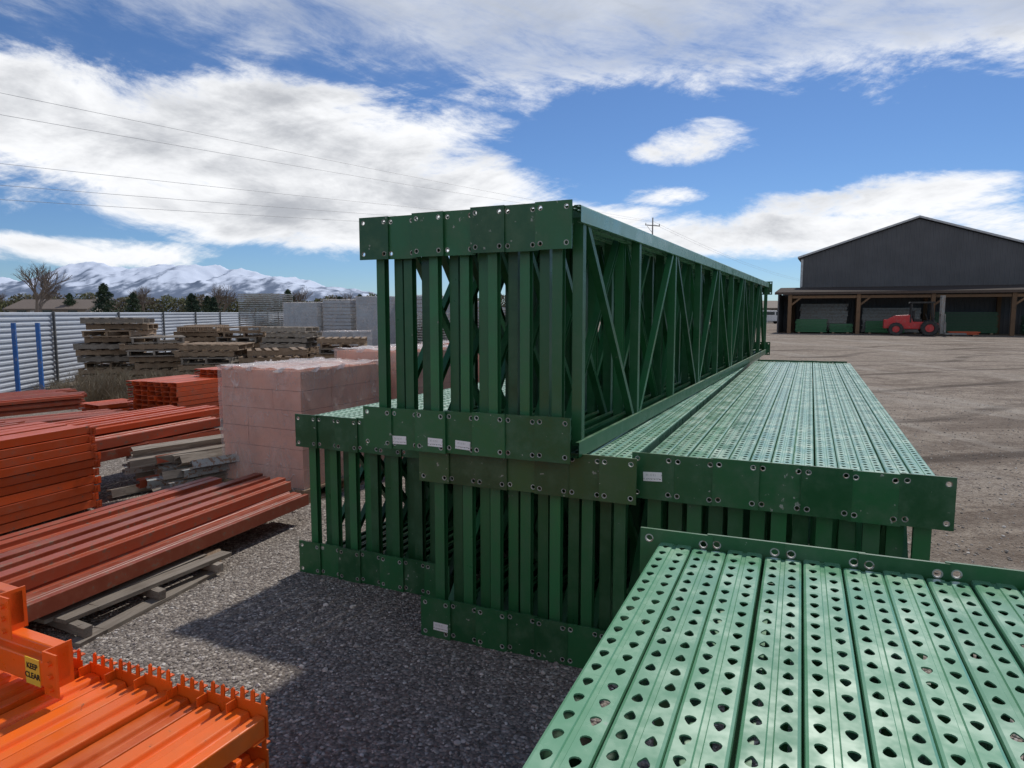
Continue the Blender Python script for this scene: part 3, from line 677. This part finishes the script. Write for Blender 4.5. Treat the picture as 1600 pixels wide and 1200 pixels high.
m,t,b=newmat('hazy_snowy_rock'); tc=t.n('ShaderNodeTexCoord'); geo=t.n('ShaderNodeNewGeometry'); sx=t.n('ShaderNodeSeparateXYZ'); t.lk(tc.outputs['Object'],sx.inputs[0]); sn=t.n('ShaderNodeSeparateXYZ'); t.lk(geo.outputs['Normal'],sn.inputs[0])
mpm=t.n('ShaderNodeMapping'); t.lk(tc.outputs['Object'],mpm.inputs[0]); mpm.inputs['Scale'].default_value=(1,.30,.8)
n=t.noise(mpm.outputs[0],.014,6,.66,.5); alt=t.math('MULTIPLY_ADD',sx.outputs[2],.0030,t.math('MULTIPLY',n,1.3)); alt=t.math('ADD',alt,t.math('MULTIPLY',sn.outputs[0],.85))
snow=t.ss(alt,1.0,1.55); c=t.mix(snow,(.12,.15,.21),(.60,.66,.77)); t.lk(c,b.inputs['Base Color']); b.inputs['Roughness'].default_value=.9; b.inputs['Specular IOR Level'].default_value=.1  # distance haze and bluish shading are mixed into the rock and snow colours
b.inputs['Emission Color'].default_value=(.35,.5,.8,1); b.inputs['Emission Strength'].default_value=.08  # faint blue glow added to the mountains, which are no light source
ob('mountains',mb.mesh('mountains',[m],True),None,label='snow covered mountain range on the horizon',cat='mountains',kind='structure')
# ---------------------------------------------------------------- ground
mb=MB(); G=9000; mb.add([(-G,-G,0),(G,-G,0),(G,G,0),(-G,G,0)],[(0,1,2,3)])
m,t,b=newmat('gravel_and_dirt'); tc=t.n('ShaderNodeTexCoord'); v=tc.outputs['Object']
vo=t.n('ShaderNodeTexVoronoi'); t.lk(v,vo.inputs['Vector']); vo.inputs['Scale'].default_value=70
sc=t.n('ShaderNodeSeparateColor'); t.lk(vo.outputs['Color'],sc.inputs[0])
ramp=t.n('ShaderNodeValToRGB'); t.lk(sc.outputs[0],ramp.inputs[0]); cr=ramp.color_ramp; cr.elements[0].color=(.13,.11,.095,1); cr.elements[1].color=(.58,.53,.47,1); e1=cr.elements.new(.5); e1.color=(.25,.217,.19,1); e2=cr.elements.new(.8); e2.color=(.35,.31,.27,1)
dark=t.ss(vo.outputs['Distance'],.45,.85); c=t.mix(t.math('MULTIPLY',dark,.5),ramp.outputs[0],(.08,.067,.057))
pn=t.noise(v,.55,4,.6); pn2=t.noise(v,2.6,5,.75); fine=t.noise(v,34,4,.85); mid=t.noise(v,7,4,.8)
sxp=t.n('ShaderNodeSeparateXYZ'); t.lk(v,sxp.inputs[0])
right=t.ss(t.math('SUBTRACT',sxp.outputs[0],t.math('MULTIPLY',sxp.outputs[1],.25)),.9,2.2)
farm=t.ss(sxp.outputs[1],7,14)
dirtm=t.math('MULTIPLY',t.math('MAXIMUM',t.math('ADD',t.math('MULTIPLY',right,.72),.06),t.math('MULTIPLY',farm,.85)),t.ss(pn,.10,.45))
dirt=t.mix(t.ss(pn2,.38,.62),(.155,.112,.080),(.32,.26,.20)); dirt=t.mix(t.ss(fine,.40,.60,0,.65),dirt,(.43,.37,.30)); dirt=t.mix(t.ss(mid,.50,.60,0,.7),dirt,(.12,.085,.062))
c=t.mix(dirtm,c,dirt)
def mp2(scale,rot):
    mpn=t.n('ShaderNodeMapping'); t.lk(v,mpn.inputs[0]); mpn.inputs['Scale'].default_value=scale; mpn.inputs['Rotation'].default_value=(0,0,rot); return mpn.outputs[0]
zone=t.math('MAXIMUM',right,farm)
trk=t.noise(mp2((.30,1.0,1),.45),.40,5,.75,.8); c=t.mix(t.math('MULTIPLY',t.ss(trk,.49,.60),t.math('MULTIPLY',zone,.6)),c,(.11,.078,.057))
trk2=t.noise(mp2((1.0,.22,1),.35),.45,4,.75,.6); c=t.mix(t.math('MULTIPLY',t.ss(trk2,.52,.64),t.math('MULTIPLY',zone,.45)),c,(.40,.36,.31))
wv=t.math('ADD',sxp.outputs[1],t.math('MULTIPLY',t.noise(mp2((.05,.05,1),0),1.0,2),14)); wv=t.math('ADD',wv,t.math('MULTIPLY',sxp.outputs[0],-.35))
rut=t.ss(t.math('ABSOLUTE',t.math('SUBTRACT',t.math('FRACT',t.math('MULTIPLY',wv,.30)),.5)),.03,.09,1,0)
c=t.mix(t.math('MULTIPLY',rut,t.math('MULTIPLY',zone,t.ss(trk,.36,.56,.0,.8))),c,(.075,.055,.042))
c=t.mix(t.ss(pn,.45,.75,0,.18),c,(.10,.085,.07)); t.lk(c,b.inputs['Base Color']); b.inputs['Roughness'].default_value=.92; b.inputs['Specular IOR Level'].default_value=.2
h=t.math('ADD',t.math('SUBTRACT',1.0,vo.outputs['Distance']),t.math('MULTIPLY',pn2,2.5)); h=t.math('ADD',h,t.math('MULTIPLY',mid,4.0)); h=t.math('SUBTRACT',h,t.math('MULTIPLY',rut,3.0))
t.lk(t.bump(h,.75,.012),b.inputs['Normal'])
ob('ground',mb.mesh('ground',[m]),None,label='gravel and dirt yard surface',cat='ground',kind='structure')
m,t,b=newmat('loose_stone'); geo=t.n('ShaderNodeNewGeometry'); rp=t.n('ShaderNodeValToRGB'); t.lk(geo.outputs['Random Per Island'],rp.inputs[0]); cr=rp.color_ramp; cr.elements[0].color=(.14,.12,.105,1); cr.elements[1].color=(.68,.64,.59,1); q=cr.elements.new(.5); q.color=(.27,.237,.208,1); q=cr.elements.new(.82); q.color=(.42,.375,.33,1)
t.lk(rp.outputs[0],b.inputs['Base Color']); b.inputs['Roughness'].default_value=.85
mb=MB(); ph=(1+5**.5)/2
ico=[Vector(p).normalized() for p in [(-1,ph,0),(1,ph,0),(-1,-ph,0),(1,-ph,0),(0,-1,ph),(0,1,ph),(0,-1,-ph),(0,1,-ph),(ph,0,-1),(ph,0,1),(-ph,0,-1),(-ph,0,1)]]
icf=[(0,11,5),(0,5,1),(0,1,7),(0,7,10),(0,10,11),(1,5,9),(5,11,4),(11,10,2),(10,7,6),(7,1,8),(3,9,4),(3,4,2),(3,2,6),(3,6,8),(3,8,9),(4,9,5),(2,4,11),(6,2,10),(8,6,7),(9,8,1)]
def stone(x,y,r):
    s_=Vector((random.uniform(.7,1.3),random.uniform(.6,1.1),random.uniform(.4,.75)))*r; R_=Matrix.Rotation(random.uniform(0,6.28),3,'Z')@Matrix.Rotation(random.uniform(-.5,.5),3,'X')
    mb.add([Vector((x,y,r*.15))+R_@Vector((p.x*s_.x,p.y*s_.y,p.z*s_.z))*random.uniform(.82,1.12) for p in ico],icf)
for k in range(30000):
    y=.7+5.8*random.random()**1.2; x=random.uniform(-.75*y-.3,.35*y+.2)
    stone(x,y,random.choice([.005,.006,.006,.007,.009,.012,.016] if k%12==0 else [.004,.005,.006,.007,.009]))
for k in range(6000):
    y=2.2+12*random.random()**1.6; x=y*.45+random.uniform(-.1,1)*y*.45
    stone(x,y,random.choice([.005,.006,.007,.009,.013]))
ob('loose_gravel',mb.mesh('loose_gravel',[m]),None,label='loose gravel stones strewn over the yard',cat='gravel',kind='stuff')
# ---------------------------------------------------------------- world
SUN_AZ=27; SUN_EL=47
w=bpy.data.worlds.new('World'); scene.world=w; w.use_nodes=True; nt=w.node_tree
try: w.cycles.sampling_method='MANUAL'; w.cycles.sample_map_resolution=512
except Exception: pass
for nd in list(nt.nodes): nt.nodes.remove(nd)
t=NT(nt); out=t.n('ShaderNodeOutputWorld'); sky=t.n('ShaderNodeTexSky',sky_type='NISHITA'); sky.sun_disc=False; sky.sun_elevation=R(SUN_EL); sky.sun_rotation=R(SUN_AZ); sky.altitude=1300; sky.dust_density=.4; sky.air_density=1.0; sky.ozone_density=3
tc=t.n('ShaderNodeTexCoord'); nv=t.n('ShaderNodeVectorMath',operation='NORMALIZE'); t.lk(tc.outputs['Generated'],nv.inputs[0]); sx=t.n('ShaderNodeSeparateXYZ'); t.lk(nv.outputs[0],sx.inputs[0])
az=t.math('MULTIPLY',t.math('ARCTAN2',sx.outputs[0],sx.outputs[1]),57.2958); el=t.math('MULTIPLY',t.math('ARCSINE',sx.outputs[2]),57.2958)
def cvec(a_,b_,rot=0,off=0):
    cx=t.n('ShaderNodeCombineXYZ'); ca,sa=math.cos(R(rot)),math.sin(R(rot))
    u=t.math('ADD',t.math('MULTIPLY',az,ca),t.math('MULTIPLY',el,sa)); v_=t.math('SUBTRACT',t.math('MULTIPLY',el,ca),t.math('MULTIPLY',az,sa))
    t.lk(t.math('MULTIPLY',u,a_),cx.inputs[0]); t.lk(t.math('MULTIPLY',v_,b_),cx.inputs[1]); cx.inputs[2].default_value=off; return cx.outputs[0]
nA=t.noise(cvec(.085,.20,6,1.7),1.0,8,.66,.35); nB=t.noise(cvec(.11,.44,-14,4.2),1.0,8,.68,.35); nC=t.noise(cvec(.08,.22,4,8.8),1.2,5,.6,.3)
def blob(ca,ce,rx,ry,wt):
    dx=t.math('DIVIDE',t.math('SUBTRACT',az,ca),rx); dy=t.math('DIVIDE',t.math('SUBTRACT',el,ce),ry)
    r2=t.math('ADD',t.math('MULTIPLY',dx,dx),t.math('MULTIPLY',dy,dy)); return t.math('MULTIPLY',t.math('SUBTRACT',1.0,r2),wt)
blobs=[(-23,12.5,21,5.3,1.4),(-15,8.3,20,3.9,1.3),(-3,7.1,15,2.2,1.0),(23,6.0,19,1.9,1.0),(28,8.0,9.5,1.9,.95),(14.2,12.9,4.3,1.6,.72),(12.5,9.3,3.4,.7,.4),(-33,4.3,12,1.2,.85),(8,29,46,11.5,1.6),(34,24,24,8.2,1.4),(-25,28,34,8.5,1.5),(-75,18,28,10,.9),(80,22,30,12,.9),(150,32,55,26,1.3),(-150,32,55,26,1.3)]  # last two are unseen clouds behind the camera, added as frontal fill
acc=None
for bb in blobs:
    x=blob(*bb); acc=x if acc is None else t.math('MAXIMUM',acc,x)
acc=t.math('MAXIMUM',acc,-1.0)
high=t.ss(el,16.5,20)
nz=t.math('ADD',t.math('MULTIPLY',t.math('SUBTRACT',nA,.5),t.math('MULTIPLY_ADD',high,-1.2,3.4)),t.math('MULTIPLY',t.math('SUBTRACT',nB,.5),t.math('MULTIPLY_ADD',high,1.8,1.3)))
tot=t.math('ADD',acc,nz)
lowm=t.ss(tot,-.20,.65); him=t.ss(tot,-.55,1.7,0,.86)
mask=t.math('ADD',t.math('MULTIPLY',lowm,t.math('SUBTRACT',1.0,high)),t.math('MULTIPLY',him,high)); 
mask=t.math('MULTIPLY',mask,t.ss(el,.5,3))
thick=t.ss(t.math('ADD',tot,t.math('MULTIPLY',t.math('SUBTRACT',nC,.5),3.2)),.2,2.2)
ccol=t.mix(thick,(.90,.91,.93),(.42,.44,.48)); ccol=t.mix(t.math('MULTIPLY',high,.5),ccol,(.53,.58,.66))
bg1=t.n('ShaderNodeBackground'); tint=t.mix(1.0,sky.outputs[0],(.60,.78,1.0),'MULTIPLY'); t.lk(tint,bg1.inputs[0]); bg1.inputs[1].default_value=.088
bg2=t.n('ShaderNodeBackground'); t.lk(ccol,bg2.inputs[0]); bg2.inputs[1].default_value=1.12
mx=t.n('ShaderNodeMixShader'); t.lk(mask,mx.inputs[0]); t.lk(bg1.outputs[0],mx.inputs[1]); t.lk(bg2.outputs[0],mx.inputs[2]); t.lk(mx.outputs[0],out.inputs[0])
# sun
sd=bpy.data.lights.new('sun','SUN'); sd.energy=3.1; sd.angle=R(2.0); sd.color=(1,.95,.88)
so=bpy.data.objects.new('sun',sd); COL.objects.link(so)
dv=Vector((math.sin(R(SUN_AZ))*math.cos(R(SUN_EL)),math.cos(R(SUN_AZ))*math.cos(R(SUN_EL)),math.sin(R(SUN_EL))))
so.rotation_euler=dv.to_track_quat('Z','Y').to_euler()
# camera
cd=bpy.data.cameras.new('camera'); cd.sensor_width=36; cd.lens=24.07; cd.clip_start=.05; cd.clip_end=30000
co=bpy.data.objects.new('camera',cd); COL.objects.link(co); co.location=(0,0,1.6); co.rotation_euler=(R(90-5.97),0,0); scene.camera=co
scene.view_settings.view_transform='Standard'; scene.view_settings.look='None'; scene.view_settings.exposure=0
